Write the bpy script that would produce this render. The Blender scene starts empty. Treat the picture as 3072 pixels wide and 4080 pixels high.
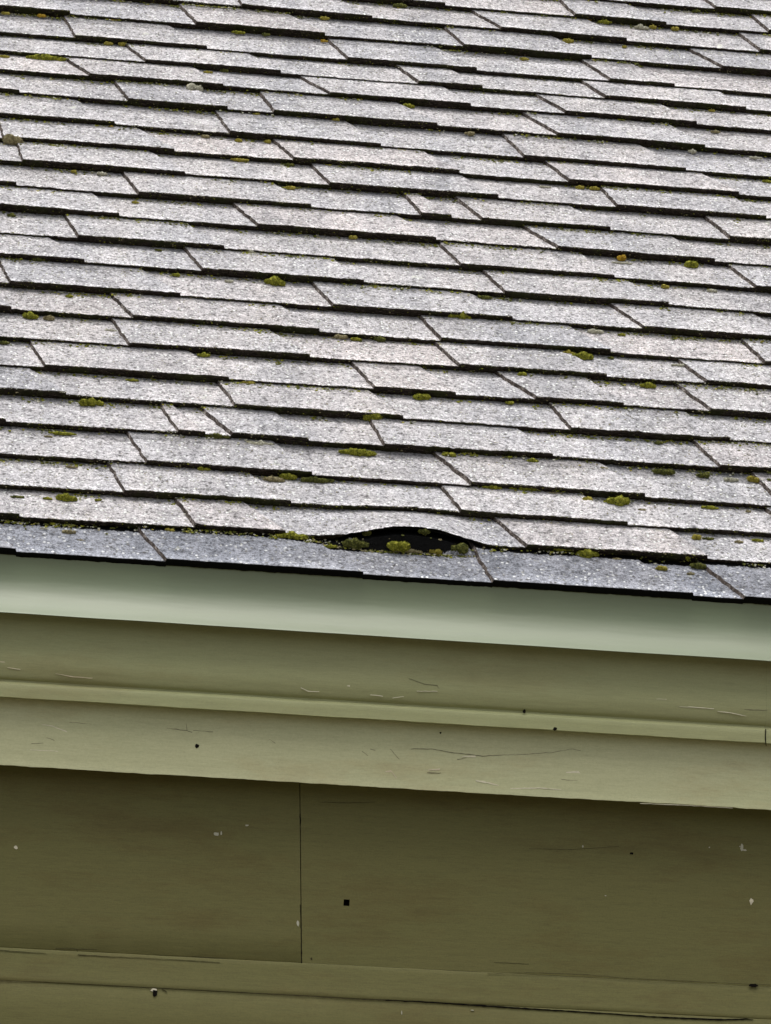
import bpy, math, random
import numpy as np
from mathutils import Vector, noise as mn
C = bpy.context.scene
COL = C.collection
random.seed(4)

# ------------------------------------------------------------------ camera, world, sun, exposure
PF=[11.124858, 0.101448, 0.200105, 0.047604, 7.580226, 0.87274]
COURSES={
 0:((0.014, 0.003), [(0.452, -0.076), (1.354, -0.038), (2.062, -0.088)], [0.044, 0.993, 1.917]),
 1:((0.137, 0.061), [(0.528, -0.061), (1.461, -0.085)], [0.043, 0.78]),
 2:((0.08, 0.06), [(0.327, -0.051), (1.281, -0.053)], [0.797, 1.763]),
 3:((0.025, 0.027), [(0.385, -0.055), (1.319, -0.089)], []),
 4:((0.147, 0.079), [(0.471, -0.053), (0.628, -0.094), (1.072, -0.037), (2.072, -0.066), (2.09, -0.057)], [-0.024]),
 5:((0.132, 0.048), [(0.634, -0.053), (1.637, -0.052)], [0.14, 2.122]),
 6:((0.087, 0.074), [(0.071, -0.054), (1.053, -0.063), (1.543, -0.112), (2.08, -0.084)], [0.616, 1.622]),
 7:((0.085, 0.08), [(0.315, -0.056), (1.317, -0.072), (2.085, -0.08)], [0.86, 1.774]),
 8:((0.041, 0.025), [(0.32, -0.076), (1.268, -0.057), (2.287, -0.055)], [-0.047, 0.891, 1.799]),
 9:((0.008, 0.042), [(-0.06, -0.044), (0.936, -0.062), (1.918, -0.09)], [0.462, 1.501]),
 10:((0.025, 0.017), [(0.528, -0.06), (1.486, -0.06)], [0.16, 2.015]),
 11:((-0.016, 0.04), [(0.134, -0.048), (1.353, -0.061), (2.318, -0.072)], [0.595]),
 12:((-0.021, 0.017), [(0.702, -0.082), (1.68, -0.107)], [1.035, 1.281, 2.201]),
 13:((-0.051, 0.044), [(0.315, -0.056), (1.238, -0.048), (1.44, -0.074), (2.27, -0.06)], [-0.079, 0.876, 1.479, 1.868]),
 14:((-0.047, 0.038), [(-0.068, -0.029), (0.94, -0.06), (1.904, -0.04)], [0.462, 1.504]),
 15:((-0.08, 0.051), [(-0.141, -0.029), (0.822, -0.069), (1.755, -0.075)], [0.424, 1.381, 2.34]),
 16:((-0.129, 0.017), [(0.608, -0.045), (1.611, -0.052)], [0.22, 2.172]),
 17:((0.007, 0.027), [(0.26, -0.052), (0.757, -0.044), (1.741, -0.102)], [-0.108, 0.599, 1.321]),
 18:((0.07, 0.059), [(0.123, -0.108), (0.952, -0.12), (1.782, -0.103)], [0.582, 2.25]),
 19:((-0.042, 0.07), [(0.31, -0.085), (1.269, -0.08), (1.936, -0.086)], [0.783, 1.496]),
 20:((-0.156, 0.043), [(0.059, -0.039), (1.022, -0.061), (1.964, -0.076)], [0.522, 1.483, 2.2]),
 21:((-0.013, 0.018), [(0.482, -0.057), (1.446, -0.057), (2.396, -0.101)], [0.033, 0.943, 1.914]),
 22:((0.066, -0.02), [(0.643, -0.034), (1.592, -0.099), (2.557, -0.052)], [1.119, 2.058]),
 23:((0.072, 0.028), [(1.879, -0.046), (2.612, -0.041)], [1.394, 2.223]),
 24:((0.121, 0.032), [(2.429, -0.058)], []),
 25:((0, 0), [(0.463, -0.06)], []),
 26:((0, 0), [(0.373, -0.06)], []),
 27:((0, 0), [(0.139, -0.06)], []),
 28:((0, 0), [(0.867, -0.06)], []),
 29:((0, 0), [(0.006, -0.06)], []),
 30:((0, 0), [(0.503, -0.06)], []),
 31:((0, 0), [(0.898, -0.06)], []),
 32:((0, 0), [(0.081, -0.06)], []),
 33:((0, 0), [(0.554, -0.06)], []),
}
K_ = 1536/1666
F_PX, YAW, PITCH, ROLL, DIST, SLOPE = PF[0]*1000, PF[1], PF[2], PF[3], PF[4], PF[5]
EYE = np.array([0, 0, 1.6])
FW = np.array([math.sin(YAW)*math.cos(PITCH), math.cos(YAW)*math.cos(PITCH), math.sin(PITCH)])
R0 = np.array([math.cos(YAW), -math.sin(YAW), 0.0])
U0 = np.cross(R0, FW)
RT = math.cos(ROLL)*R0+math.sin(ROLL)*U0
UP = -math.sin(ROLL)*R0+math.cos(ROLL)*U0
cd = bpy.data.cameras.new('camera'); cam = bpy.data.objects.new('camera', cd); COL.objects.link(cam)
from mathutils import Matrix
M_ = Matrix(((RT[0], UP[0], -FW[0], EYE[0]), (RT[1], UP[1], -FW[1], EYE[1]), (RT[2], UP[2], -FW[2], EYE[2]), (0, 0, 0, 1)))
cam.matrix_world = M_
cd.sensor_fit = 'HORIZONTAL'; cd.sensor_width = 36; cd.lens = F_PX/3072*36; cd.clip_start = .05; cd.clip_end = 500
C.camera = cam

SUN_EL, SUN_AZ = math.radians(74), math.radians(200)     # azimuth from +y (north) clockwise: behind the camera, to its left
w = bpy.data.worlds.new("World"); C.world = w; w.use_nodes = True
nt = w.node_tree; bg = nt.nodes['Background']
sky = nt.nodes.new('ShaderNodeTexSky'); sky.sky_type = 'NISHITA'; sky.sun_disc = False
sky.sun_elevation = SUN_EL; sky.sun_rotation = SUN_AZ; sky.air_density = 1.0; sky.dust_density = 4.0
hs = nt.nodes.new('ShaderNodeHueSaturation'); hs.inputs['Saturation'].default_value = .30
nt.links.new(sky.outputs[0], hs.inputs['Color']); nt.links.new(hs.outputs[0], bg.inputs[0]); bg.inputs[1].default_value = .13
sd = bpy.data.lights.new('sun', 'SUN'); sd.energy = 1.5; sd.angle = math.radians(40); sd.color = (1, .97, .92)
so = bpy.data.objects.new('sun', sd); COL.objects.link(so)
sdir = Vector((math.sin(SUN_AZ)*math.cos(SUN_EL), math.cos(SUN_AZ)*math.cos(SUN_EL), math.sin(SUN_EL)))
so.rotation_euler = (-sdir).to_track_quat('-Z', 'Y').to_euler(); so.location = (0, 0, 20)
C.view_settings.view_transform = 'Standard'; C.view_settings.look = 'None'; C.view_settings.gamma = 1
C.view_settings.exposure = 0.45

# ------------------------------------------------------------------ helpers
def ray(x, y):
    return FW+RT*(x-1536)/F_PX-UP*(y-2040)/F_PX
def at_y(x, y, Y):                      # photo pixel -> point on the upright plane at depth Y
    r = ray(x, y); return EYE+r*(Y-EYE[1])/r[1]
def link(name, me, mats, parent=None):
    o = bpy.data.objects.new(name, me); COL.objects.link(o)
    for m in mats: me.materials.append(m)
    if parent: o.parent = parent
    return o
def mesh_grid(name, P, mats, parent=None, mat=None, tint=None, tt=None, smooth=True):
    """P: (rows, cols, 3)"""
    r, c = P.shape[:2]
    idx = np.arange(r*c).reshape(r, c)
    q = np.stack([idx[:-1, :-1], idx[:-1, 1:], idx[1:, 1:], idx[1:, :-1]], -1).reshape(-1, 4)
    me = bpy.data.meshes.new(name)
    me.vertices.add(r*c); me.vertices.foreach_set('co', P.reshape(-1).astype(np.float32))
    me.loops.add(len(q)*4); me.loops.foreach_set('vertex_index', q.reshape(-1).astype(np.int32))
    me.polygons.add(len(q)); me.polygons.foreach_set('loop_start', (np.arange(len(q))*4).astype(np.int32))
    if mat is not None: me.polygons.foreach_set('material_index', mat.reshape(-1).astype(np.int32))
    me.update(calc_edges=True); me.validate()
    if tint is not None:
        a = me.attributes.new('tint', 'FLOAT', 'POINT'); a.data.foreach_set('value', tint.reshape(-1).astype(np.float32))
    if tt is not None:
        a = me.attributes.new('along', 'FLOAT', 'POINT'); a.data.foreach_set('value', tt.reshape(-1).astype(np.float32))
    return link(name, me, mats, parent)
def raw(name, vs, fs, mats, parent=None, smooth=False, mi=None):
    me = bpy.data.meshes.new(name); me.from_pydata([tuple(v) for v in vs], [], fs); me.update()
    if smooth: me.polygons.foreach_set('use_smooth', [True]*len(me.polygons))
    if mi: me.polygons.foreach_set('material_index', mi)
    return link(name, me, mats, parent)
def tag(o, label=None, cat=None, group=None, kind=None):
    for k, v in (('label', label), ('category', cat), ('group', group), ('kind', kind)):
        if v: o[k] = v
    return o
def n1(u, f, s):                         # smooth 1-d noise over an array
    return np.array([mn.noise((x*f, s*7.31, s*1.7)) for x in u])

# ------------------------------------------------------------------ materials
def mat(name, rough=.85):
    m = bpy.data.materials.new(name); m.use_nodes = True
    b = m.node_tree.nodes['Principled BSDF']; b.inputs['Roughness'].default_value = rough
    b.inputs['Specular IOR Level'].default_value = .3
    return m, m.node_tree, b
def nd(t, kind, **k):
    n = t.nodes.new(kind)
    for a, v in k.items():
        if a in n.inputs: n.inputs[a].default_value = v
        else: setattr(n, a, v)
    return n
def coords(t, scale, rot=None):
    tc = nd(t, 'ShaderNodeTexCoord'); mp = nd(t, 'ShaderNodeMapping')
    mp.inputs['Scale'].default_value = scale
    if rot: mp.inputs['Rotation'].default_value = rot
    t.links.new(tc.outputs['Object'], mp.inputs[0]); return mp.outputs[0]
def noise_(t, vec, scale, detail=4, rough=.6):
    n = nd(t, 'ShaderNodeTexNoise'); n.inputs['Scale'].default_value = scale
    n.inputs['Detail'].default_value = detail; n.inputs['Roughness'].default_value = rough
    t.links.new(vec, n.inputs['Vector']); return n.outputs['Fac']
def ramp(t, fac, stops):
    r = nd(t, 'ShaderNodeValToRGB'); cr = r.color_ramp
    while len(cr.elements) < len(stops): cr.elements.new(.5)
    for e, (p, c) in zip(cr.elements, stops):
        e.position = p; e.color = (c if len(c) == 4 else tuple(c)+(1,)) if hasattr(c, '__len__') else (c, c, c, 1)
    t.links.new(fac, r.inputs[0]); return r.outputs[0]
def mixc(t, kind, fac, a, b):
    m = nd(t, 'ShaderNodeMix', data_type='RGBA', blend_type=kind)
    for i, v in ((0, fac), (6, a), (7, b)):
        if isinstance(v, (int, float)): m.inputs[i].default_value = v
        elif isinstance(v, tuple): m.inputs[i].default_value = v+(1,)
        else: t.links.new(v, m.inputs[i])
    return m.outputs[2]
def bump(t, b, h, strength, dist):
    n = nd(t, 'ShaderNodeBump'); n.inputs['Strength'].default_value = strength; n.inputs['Distance'].default_value = dist
    t.links.new(h, n.inputs['Height']); t.links.new(n.outputs[0], b.inputs['Normal'])

def shingle_mat(name, base, cool, gloss):
    m, t, b = mat(name, gloss)
    v = coords(t, (1, 1, 1))
    gran = noise_(t, v, 210, 3, .75)
    g = ramp(t, gran, [(.32, .50), (.44, .80), (.54, 1.0), (.66, 1.28)])
    v8 = coords(t, (1, 1.25, 1.25)); mid = noise_(t, v8, 88, 4, .8)
    g = mixc(t, 'MULTIPLY', 1.0, g, ramp(t, mid, [(.33, .20), (.42, .58), (.50, .98), (.60, 1.16), (.70, 1.42)]))
    cl = noise_(t, v8, 31, 5, .75)
    g = mixc(t, 'MULTIPLY', 1.0, g, ramp(t, cl, [(.33, .50), (.44, .88), (.54, 1.02), (.64, 1.15), (.74, 1.35)]))
    vor = nd(t, 'ShaderNodeTexVoronoi'); vor.inputs['Scale'].default_value = 74; t.links.new(v, vor.inputs['Vector'])
    vd = nd(t, 'ShaderNodeMath', operation='MULTIPLY_ADD'); t.links.new(gran, vd.inputs[0]); vd.inputs[1].default_value = -.30; t.links.new(vor.outputs['Distance'], vd.inputs[2])
    fleck = ramp(t, vd.outputs[0], [(.10, 1.0), (.26, 0.0)])
    vc = nd(t, 'ShaderNodeSeparateColor'); t.links.new(vor.outputs['Color'], vc.inputs[0])
    sel = ramp(t, vc.outputs[0], [(.52, 0.0), (.78, 1.0)])
    selm = nd(t, 'ShaderNodeMath', operation='MULTIPLY'); t.links.new(fleck, selm.inputs[0]); t.links.new(sel, selm.inputs[1])
    dsel = ramp(t, vc.outputs[1], [(.80, 0.0), (.88, .8)])
    dm = nd(t, 'ShaderNodeMath', operation='MULTIPLY'); t.links.new(fleck, dm.inputs[0]); t.links.new(dsel, dm.inputs[1])
    # broad weathering, stretched along the courses
    vs = coords(t, (1.0, 3.0, 3.0))
    big = noise_(t, vs, 3.2, 5, .62)
    bigc = ramp(t, big, [(.30, tuple(x*.80 for x in base)), (.5, base), (.7, tuple(x*1.17 for x in base))])
    at = nd(t, 'ShaderNodeAttribute', attribute_name='tint')
    tc = ramp(t, at.outputs['Fac'], [(0, (.90, .91, .93)), (.35, (.975, .98, .99)), (.65, (1.01, 1.0, .995)), (1, (1.05, 1.015, 1.0))])
    c = mixc(t, 'MULTIPLY', 1.0, bigc, tc)
    # pale washed band close to the exposed edge, brownish algae close to the joint above; eave course: unexposed asphalt, with the gap's shade painted in
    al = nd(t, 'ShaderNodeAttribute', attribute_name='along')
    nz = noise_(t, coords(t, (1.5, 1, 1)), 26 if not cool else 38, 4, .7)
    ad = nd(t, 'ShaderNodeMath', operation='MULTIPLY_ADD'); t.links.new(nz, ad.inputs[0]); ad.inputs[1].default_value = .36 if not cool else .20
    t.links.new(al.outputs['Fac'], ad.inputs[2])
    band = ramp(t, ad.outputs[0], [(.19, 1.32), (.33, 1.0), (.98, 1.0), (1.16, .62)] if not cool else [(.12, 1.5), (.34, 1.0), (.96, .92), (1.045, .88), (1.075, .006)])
    # dark streaky wear
    v2 = coords(t, (1.0, 6.0, 6.0)); st = noise_(t, v2, 22, 5, .7)
    sw = ramp(t, st, [(.30, .45), (.37, .72), (.45, 1.0), (.60, 1.0), (.70, 1.18)])
    c = mixc(t, 'MULTIPLY', .9, c, sw)
    dr = noise_(t, coords(t, (2.6, .8, .8)), 2.4, 4, .65)
    c = mixc(t, 'MULTIPLY', .8, c, ramp(t, dr, [(.34, (.74, .76, .78)), (.50, (1, 1, 1)), (.66, (1.10, 1.08, 1.05))]))
    c = mixc(t, 'MULTIPLY', 1.0, c, g)
    c = mixc(t, 'MIX', selm.outputs[0], c, (.80, .81, .79) if not cool else (.60, .61, .62))
    c = mixc(t, 'MIX', dm.outputs[0], c, (.07, .065, .06))
    # crustose lichen patches
    lp = noise_(t, v, 13, 6, .75)
    lm = ramp(t, lp, [(.645, 0.0), (.675, .7)])
    c = mixc(t, 'MIX', lm, c, (.62, .63, .55))
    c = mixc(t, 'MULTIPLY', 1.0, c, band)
    t.links.new(c, b.inputs['Base Color'])
    hgt = nd(t, 'ShaderNodeMath', operation='ADD'); t.links.new(gran, hgt.inputs[0]); t.links.new(selm.outputs[0], hgt.inputs[1])
    bump(t, b, hgt.outputs[0], .9, .0035)
    return m
M = {}
M_SPEC = 1
M['shingle'] = shingle_mat('weathered_shingle', (.56, .542, .552), 0, .95)
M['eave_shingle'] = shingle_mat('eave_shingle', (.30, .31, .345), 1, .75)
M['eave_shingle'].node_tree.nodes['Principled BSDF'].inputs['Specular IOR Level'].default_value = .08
m, t, b = mat('shingle_edge', .95); b.inputs['Specular IOR Level'].default_value = .1
v = coords(t, (1, 9, 9)); e = noise_(t, v, 42, 5, .75)
c = ramp(t, e, [(.33, (.007, .007, .007)), (.46, (.022, .018, .015)), (.58, (.060, .047, .039)), (.70, (.24, .20, .17))])
gz = noise_(t, coords(t, (1, 1, 1)), 9, 4, .7); gm = ramp(t, gz, [(.48, 0.0), (.62, .7)])
c = mixc(t, 'MIX', gm, c, (.035, .042, .012))
t.links.new(c, b.inputs['Base Color']); bump(t, b, e, .8, .003); M['edge'] = m
m, t, b = mat('tar_black', .9); b.inputs['Base Color'].default_value = (.005, .005, .0055, 1); b.inputs['Specular IOR Level'].default_value = .1; M['tar'] = m
m, t, b = mat('seam_dirt', .95)
e = noise_(t, coords(t, (1, 1, 1)), 70, 4, .8)
t.links.new(ramp(t, e, [(.35, (.018, .014, .012)), (.52, (.055, .043, .037)), (.62, (.20, .175, .16)), (.72, (.38, .35, .33))]), b.inputs['Base Color']); M['seam'] = m

def paint(name, col, rough, grain=.25, green=.25, mott=1.0, thr=.70):
    m, t, b = mat(name, rough)
    v = coords(t, (1, 2, 14)); n = noise_(t, v, 9, 6, .65)
    c = ramp(t, n, [(.28, tuple(x*(1-.22*grain*2) for x in col)), (.5, col), (.75, tuple(min(1, x*(1+.14*grain*2)) for x in col))])
    v1 = coords(t, (.6, 1, 2.2)); bg_ = noise_(t, v1, 3.0, 4, .6)
    gm = ramp(t, bg_, [(.45, 0.0), (.70, green)])
    c = mixc(t, 'MULTIPLY', gm, c, (.80, .98, .78))
    v2 = coords(t, (1, 2, 22)); s = noise_(t, v2, 14, 6, .75)
    sm = ramp(t, s, [(.26, .55*mott), (.33, 0.0)])
    c = mixc(t, 'MIX', sm, c, tuple(x*.6 for x in col))
    s2 = noise_(t, coords(t, (2.2, 2, 16)), 8, 7, .8)
    pm = ramp(t, s2, [(thr, 0.0), (thr+.03, .55*mott)])
    c = mixc(t, 'MIX', pm, c, tuple(min(.7, x*1.5+.05) for x in col))
    gr = noise_(t, coords(t, (.8, 2, 3.2)), 2.1, 7, .72)
    c = mixc(t, 'MULTIPLY', min(1, grain*3.4), c, ramp(t, gr, [(.50, (1, 1, 1)), (.60, (.92, .86, .82)), (.72, (.78, .68, .62))]))
    fg = noise_(t, coords(t, (1, 2, 18)), 34, 5, .75)
    c = mixc(t, 'MULTIPLY', min(1, grain*3.2), c, ramp(t, fg, [(.32, .80), (.5, 1.0), (.68, 1.12)]))
    sp = noise_(t, coords(t, (1, 1, 1)), 210, 3, .8)
    c = mixc(t, 'MULTIPLY', min(1, grain*2.4), c, ramp(t, sp, [(.30, .82), (.5, 1.0), (.7, 1.12)]))
    t.links.new(c, b.inputs['Base Color'])
    f = noise_(t, coords(t, (1, 2, 30)), 40, 4, .6)
    h = mixc(t, 'ADD', .35, n, f); h = mixc(t, 'ADD', .5, h, pm)
    bump(t, b, h, .35*grain*2, .0016)
    return m
M['gutter'] = paint('gutter_green', (.138, .170, .094), .46, .05, .2, 0.0)
M['gutter'].node_tree.nodes['Principled BSDF'].inputs['Specular IOR Level'].default_value = .66
M['crown'] = paint('crown_paint', (.272, .276, .138), .6, .16, .12, .3)
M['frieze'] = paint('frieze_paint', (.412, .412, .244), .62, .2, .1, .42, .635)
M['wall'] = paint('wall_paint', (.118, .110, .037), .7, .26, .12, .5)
M['chip'] = paint('bare_chip', (.52, .48, .36), .8, .4, 0)
m, t, b = mat('hole_black', 1); b.inputs['Base Color'].default_value = (.008, .007, .006, 1); b.inputs['Specular IOR Level'].default_value = 0; M['hole'] = m
m, t, b = mat('crack_dark', 1); b.inputs['Base Color'].default_value = (.045, .04, .022, 1); b.inputs['Specular IOR Level'].default_value = 0; M['crack'] = m
m, t, b = mat('white_fleck', .9); b.inputs['Base Color'].default_value = (.36, .35, .27, 1); M['white'] = m

def moss_mat(name, a, b_, c_):
    m, t, b = mat(name, .95)
    n = noise_(t, coords(t, (1, 1, 1)), 130, 4, .8)
    t.links.new(ramp(t, n, [(.32, a), (.52, b_), (.72, c_)]), b.inputs['Base Color'])
    bump(t, b, n, 1, .004)
    return m
MOSS = {'green': moss_mat('moss_green', (.025, .03, .005), (.24, .25, .022), (.60, .55, .10)),
        'dark': moss_mat('moss_dark', (.018, .022, .006), (.10, .11, .022), (.32, .31, .08)),
        'yellow': moss_mat('lichen_yellow', (.12, .10, .015), (.36, .31, .05), (.62, .55, .16)),
        'orange': moss_mat('lichen_orange', (.22, .13, .01), (.50, .32, .03), (.68, .52, .12)),
        'tan': moss_mat('lichen_tan', (.10, .085, .04), (.30, .26, .14), (.52, .47, .30)),
        'pale': moss_mat('lichen_pale', (.26, .25, .17), (.52, .51, .40), (.78, .77, .68))}

# ------------------------------------------------------------------ roof frame
EXP, HB, HT = .143, .0205, .0105
XA = np.array([1, 0, 0.]); VA = np.array([0, math.cos(SLOPE), math.sin(SLOPE)]); NA = np.array([0, -math.sin(SLOPE), math.cos(SLOPE)])
P0 = EYE+DIST*ray(0, 2192)              # top of the eave edge, at the left of the photo
O = P0-HB*NA
Y0, Z0 = P0[1], P0[2]
UMIN, UMAX, NC = -2.6, 5.2, 33
def uv_of(x, y, h):                     # where the sight line of a photo pixel meets the roof, h above the deck
    r = ray(x, y); Q0 = O+h*NA; tt = ((Q0-EYE)@NA)/(r@NA); Q = EYE+tt*r-Q0
    return Q@XA, Q@VA
def lift(n, u, t):
    """the buckle: how far the shingles stand off the deck"""
    s = np.interp(u, BX, BY)
    d = (n-1)+t
    g = np.interp(d, [-.01, 0, 1, 2, 3.2], [0, 1, .20, .05, 0])
    return s*g
_px = [150, 262, 400, 500, 620, 700, 830, 930, 1010, 1080, 1200, 1330]
_dz = [0, 2, 14, 34, 58, 74, 80, 74, 60, 44, 16, 0]
BX = [uv_of(1100+a*.66, 1950+(255+a*.063)*.66, HB)[0] for a in _px]
BY = [d*.66/(1390*.735) for d in _dz]
_xs = np.linspace(BX[0], BX[-1], 60); _ys = np.interp(_xs, BX, BY); 
for _ in range(6): _ys[1:-1] = (_ys[:-2]+2*_ys[1:-1]+_ys[2:])/4
BX, BY = list(_xs), list(_ys)

RNG = np.random.default_rng(8)
def teeth_of(n):
    ab, S, Eds = COURSES[n]
    rnd = random.Random(100+n)
    S = [s for i, s in enumerate(S) if i == 0 or s[0]-S[i-1][0] > .05]
    Eds = list(Eds)
    out = []
    first, last = S[0][0], S[-1][0]
    Sx = list(S)
    u = first
    while u > UMIN: u -= rnd.uniform(.9, 1.0); Sx.insert(0, (u, -.06))
    u = last
    while u < UMAX: u += rnd.uniform(.9, 1.0); Sx.append((u, -.06))
    for i, (s, d) in enumerate(Sx[:-1]):
        nxt = Sx[i+1][0]
        c = [e for e in Eds if s+.08 < e < nxt-.01]
        e = c[-1] if c else s+(rnd.uniform(.46, .52) if nxt-s > .7 else (nxt-s)*.5)
        out.append((s, e, d, -.125 if c else -.10))
    return ab, out

def make_course(n, parent, mats, name):
    ab, teeth = teeth_of(n)
    rnd = random.Random(n*13+1)
    # columns: (u, d, height code, edge flag)
    base = list(np.arange(UMIN, -.6, .03))+list(np.arange(-.6, 3.1, .0045))+list(np.arange(3.1, UMAX, .03))
    ku, kd = [UMIN-1], [-.06]
    for s, e, ds, de in teeth: ku += [s, e]; kd += [ds, de]
    ku.append(UMAX+1); kd.append(-.06)
    cols = []
    marks = []
    for s, e, ds, de in teeth:
        marks += [(s-.0046, 0, 0), (s-.0028, 2, 0), (s+.0007, 1, 0), (s+.0038, 1, 0), (e-.002, 1, 0), (e+.0005, 0, 0)]
    bad = [(s-.009, s+.008) for s, *_ in teeth]+[(e-.006, e+.004) for _, e, *_ in teeth]
    for u in base:
        if any(a < u < b_ for a, b_ in bad): continue
        marks.append((u, 1 if any(s < u < e for s, e, *_ in teeth) else 0, 0))
    marks.sort()
    U = np.array([m_[0] for m_ in marks]); code = np.array([m_[1] for m_ in marks])
    D = np.interp(U, ku, kd)
    hts = np.where(code == 1, HT, np.where(code == 2, -.002, 0.0))
    ts = [0, .035, .10, .17, .25, .33, .41, .5, .58, .66, .75, .83, .9, 1.0, 1.12, 1.4]
    drift = (ab[0]+ab[1]*(np.clip(U, -.5, 3)-1.2))*EXP
    if n == 0: drift = drift*0
    vj = n1(U, 2.2, n)*.0045+n1(U, 22, n+40)*.0026+n1(U, 90, n+80)*.0030+RNG.uniform(-.0009, .0009, len(U))
    if n == 0: vj = n1(U, 2.2, n)*.001+n1(U, 30, n+40)*.0012+n1(U, 110, n+80)*.0014
    # every tab and every gap sits a little higher or lower than its neighbours
    seg = np.zeros_like(U); tint = np.zeros_like(U)
    bounds = sorted([x for s, e, *_ in teeth for x in (s-.0036, e)])
    si = np.searchsorted(bounds, U)
    sv = np.array([rnd.uniform(-.0022, .0022) for _ in range(len(bounds)+1)]); stt = np.array([min(1, max(0, rnd.gauss(.48, .24))) for _ in range(len(bounds)+1)])
    seg = sv[si]; tint = stt[si]
    if n == 0: seg *= .3
    vj = vj+seg
    hj = n1(U, 1.7, n+200)*.0022+n1(U, 12, n+240)*.0009
    rows = []; al = []
    def put(t, dh, dv=0.0, k=1.0, lf=None, alv=None):
        u = U+D*t+n1(U, 1.9, n*3.1+t*2.1)*.006*min(1, t*4)
        v_ = n*EXP+t*EXP+drift+vj*max(0, 1-t*.8)+dv
        hb = HB*(1-t)
        L = lift(n, u, t)
        h = (hb+hts+hj*max(0, 1-t*.6))*k+dh+L+(RNG.uniform(-.0006, .0006, len(U)) if t > 0 else 0)
        rows.append(O+u[:, None]*XA+np.asarray(v_)[:, None]*VA+h[:, None]*NA); al.append(t-((COURSES[1][0][0]+COURSES[1][0][1]*(np.clip(U, -.5, 3)-1.2)) if n == 0 else 0)*min(1, t)+(.19*np.clip(lift(1, U, 0)/.030, 0, 1)*min(1, t*1.6) if n == 0 else 0)+np.zeros(len(U)))  # eave course: shifted so the painted black shade follows the buckled gap
    L0 = lift(n, U, 0)
    # front face, bottom to top; where the shingle has buckled it ends as a thin sheet
    bottom = -.006 if n else -.0135
    top0 = HB+hts+hj+L0
    thin = np.clip((L0-.003)/.010, 0, 1) if n == 1 else np.clip((L0-.003)/.02, 0, 1)*0
    tin = np.where(code == 1, .0105, .006)
    lo = bottom*(1-thin)+(top0-tin)*thin
    layer = n1(U, 40, n+300)*.0016
    def face(fr, dv):
        h = top0+(lo-top0)*fr
        v_ = n*EXP+drift+vj+dv
        rows.append(O+U[:, None]*XA+np.asarray(v_)[:, None]*VA+h[:, None]*NA); al.append(np.zeros(len(U)))
    nface = 0
    if n == 1:                          # underside of the lifted sheet, running back under the roof
        for t in (1.1, .7, .35, .1):
            u = U; L = lift(n, u, t)
            thn = np.clip((L0-.003)/.010, 0, 1)
            h = (HB*(1-t)+hts+L-tin)*thn+(-.008)*(1-thn)
            rows.append(O+u[:, None]*XA+(n*EXP+t*EXP+drift+vj)[:, None]*VA+h[:, None]*NA); al.append(np.zeros(len(U))); nface += 1
    for fr, dv in ((1, .006), (.62, .0045+layer), (.58, .001+layer), (.34, .0035+layer*.6), (.30, .0002+layer*.5), (.07, -.0004)):
        face(fr, dv); nface += 1
    for t in ts: put(t, -.0008 if t == 0 else 0)
    P = np.array(rows); A = np.array(al); R_ = P.shape[0]
    mi = np.zeros((R_-1, len(U)-1), int)
    mi[:nface, :] = 1
    if n == 1: mi[:4, :] = 2
    if n == 0: mi[:nface, :] = 2
    seamc = np.array([(code[i] == 2 or code[i+1] == 2) for i in range(len(U)-1)])
    mi[nface:, seamc] = 3
    T = np.repeat(tint[None, :], R_, 0)
    return mesh_grid(name, P, mats, parent, mi, T, A), teeth

# ------------------------------------------------------------------ the setting
def ground():
    n = 60; s = 120.0; vs = []; fs = []
    for j in range(n+1):
        for i in range(n+1):
            x = (i/n-.5)*2; y = (j/n-.5)*2
            vs.append((x*abs(x)*s, y*abs(y)*s, .05*mn.noise((x*9, y*9, 0))-.02))
    for j in range(n):
        for i in range(n):
            a = j*(n+1)+i; fs.append((a, a+1, a+n+2, a+n+1))
    m, t, b = mat('gravel_soil', 1)
    v = coords(t, (1, 1, 1)); q = noise_(t, v, 3, 8, .7)
    t.links.new(ramp(t, q, [(.3, (.10, .085, .055)), (.55, (.19, .165, .11)), (.75, (.30, .27, .19))]), b.inputs['Base Color'])
    bump(t, b, q, 1, .05)
    tag(raw('ground', vs, fs, [m], None, True), kind='structure')
ground()

# ------------------------------------------------------------------ the house
house = bpy.data.objects.new('house', None); COL.objects.link(house); house.location = (0, 0, 0)
tag(house, 'house corner seen from below: weathered grey shingle roof over green gutter and olive painted boards', 'house')

parts = []
def join_arrays(objs, name, mats, parent):
    """merge the ordinary courses into the one roof mesh"""
    import bmesh
    co, q, mi, ti, al = [], [], [], [], []; off = 0
    for o in objs:
        me = o.data; nv = len(me.vertices)
        a = np.empty(nv*3, np.float32); me.vertices.foreach_get('co', a); co.append(a)
        nf = len(me.polygons); l = np.empty(nf*4, np.int32); me.loops.foreach_get('vertex_index', l); q.append(l+off)
        k = np.empty(nf, np.int32); me.polygons.foreach_get('material_index', k); mi.append(k)
        for nm, lst in (('tint', ti), ('along', al)):
            a = np.empty(nv, np.float32); me.attributes[nm].data.foreach_get('value', a); lst.append(a)
        off += nv
        bpy.data.objects.remove(o); bpy.data.meshes.remove(me)
    co = np.concatenate(co); q = np.concatenate(q); mi = np.concatenate(mi)
    me = bpy.data.meshes.new(name); me.vertices.add(len(co)//3); me.vertices.foreach_set('co', co)
    me.loops.add(len(q)); me.loops.foreach_set('vertex_index', q)
    me.polygons.add(len(mi)); me.polygons.foreach_set('loop_start', np.arange(len(mi), dtype=np.int32)*4)
    me.polygons.foreach_set('material_index', mi); me.update(calc_edges=True)
    for nm, lst in (('tint', ti), ('along', al)):
        a = me.attributes.new(nm, 'FLOAT', 'POINT'); a.data.foreach_set('value', np.concatenate(lst))
    return link(name, me, mats, parent)
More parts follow.
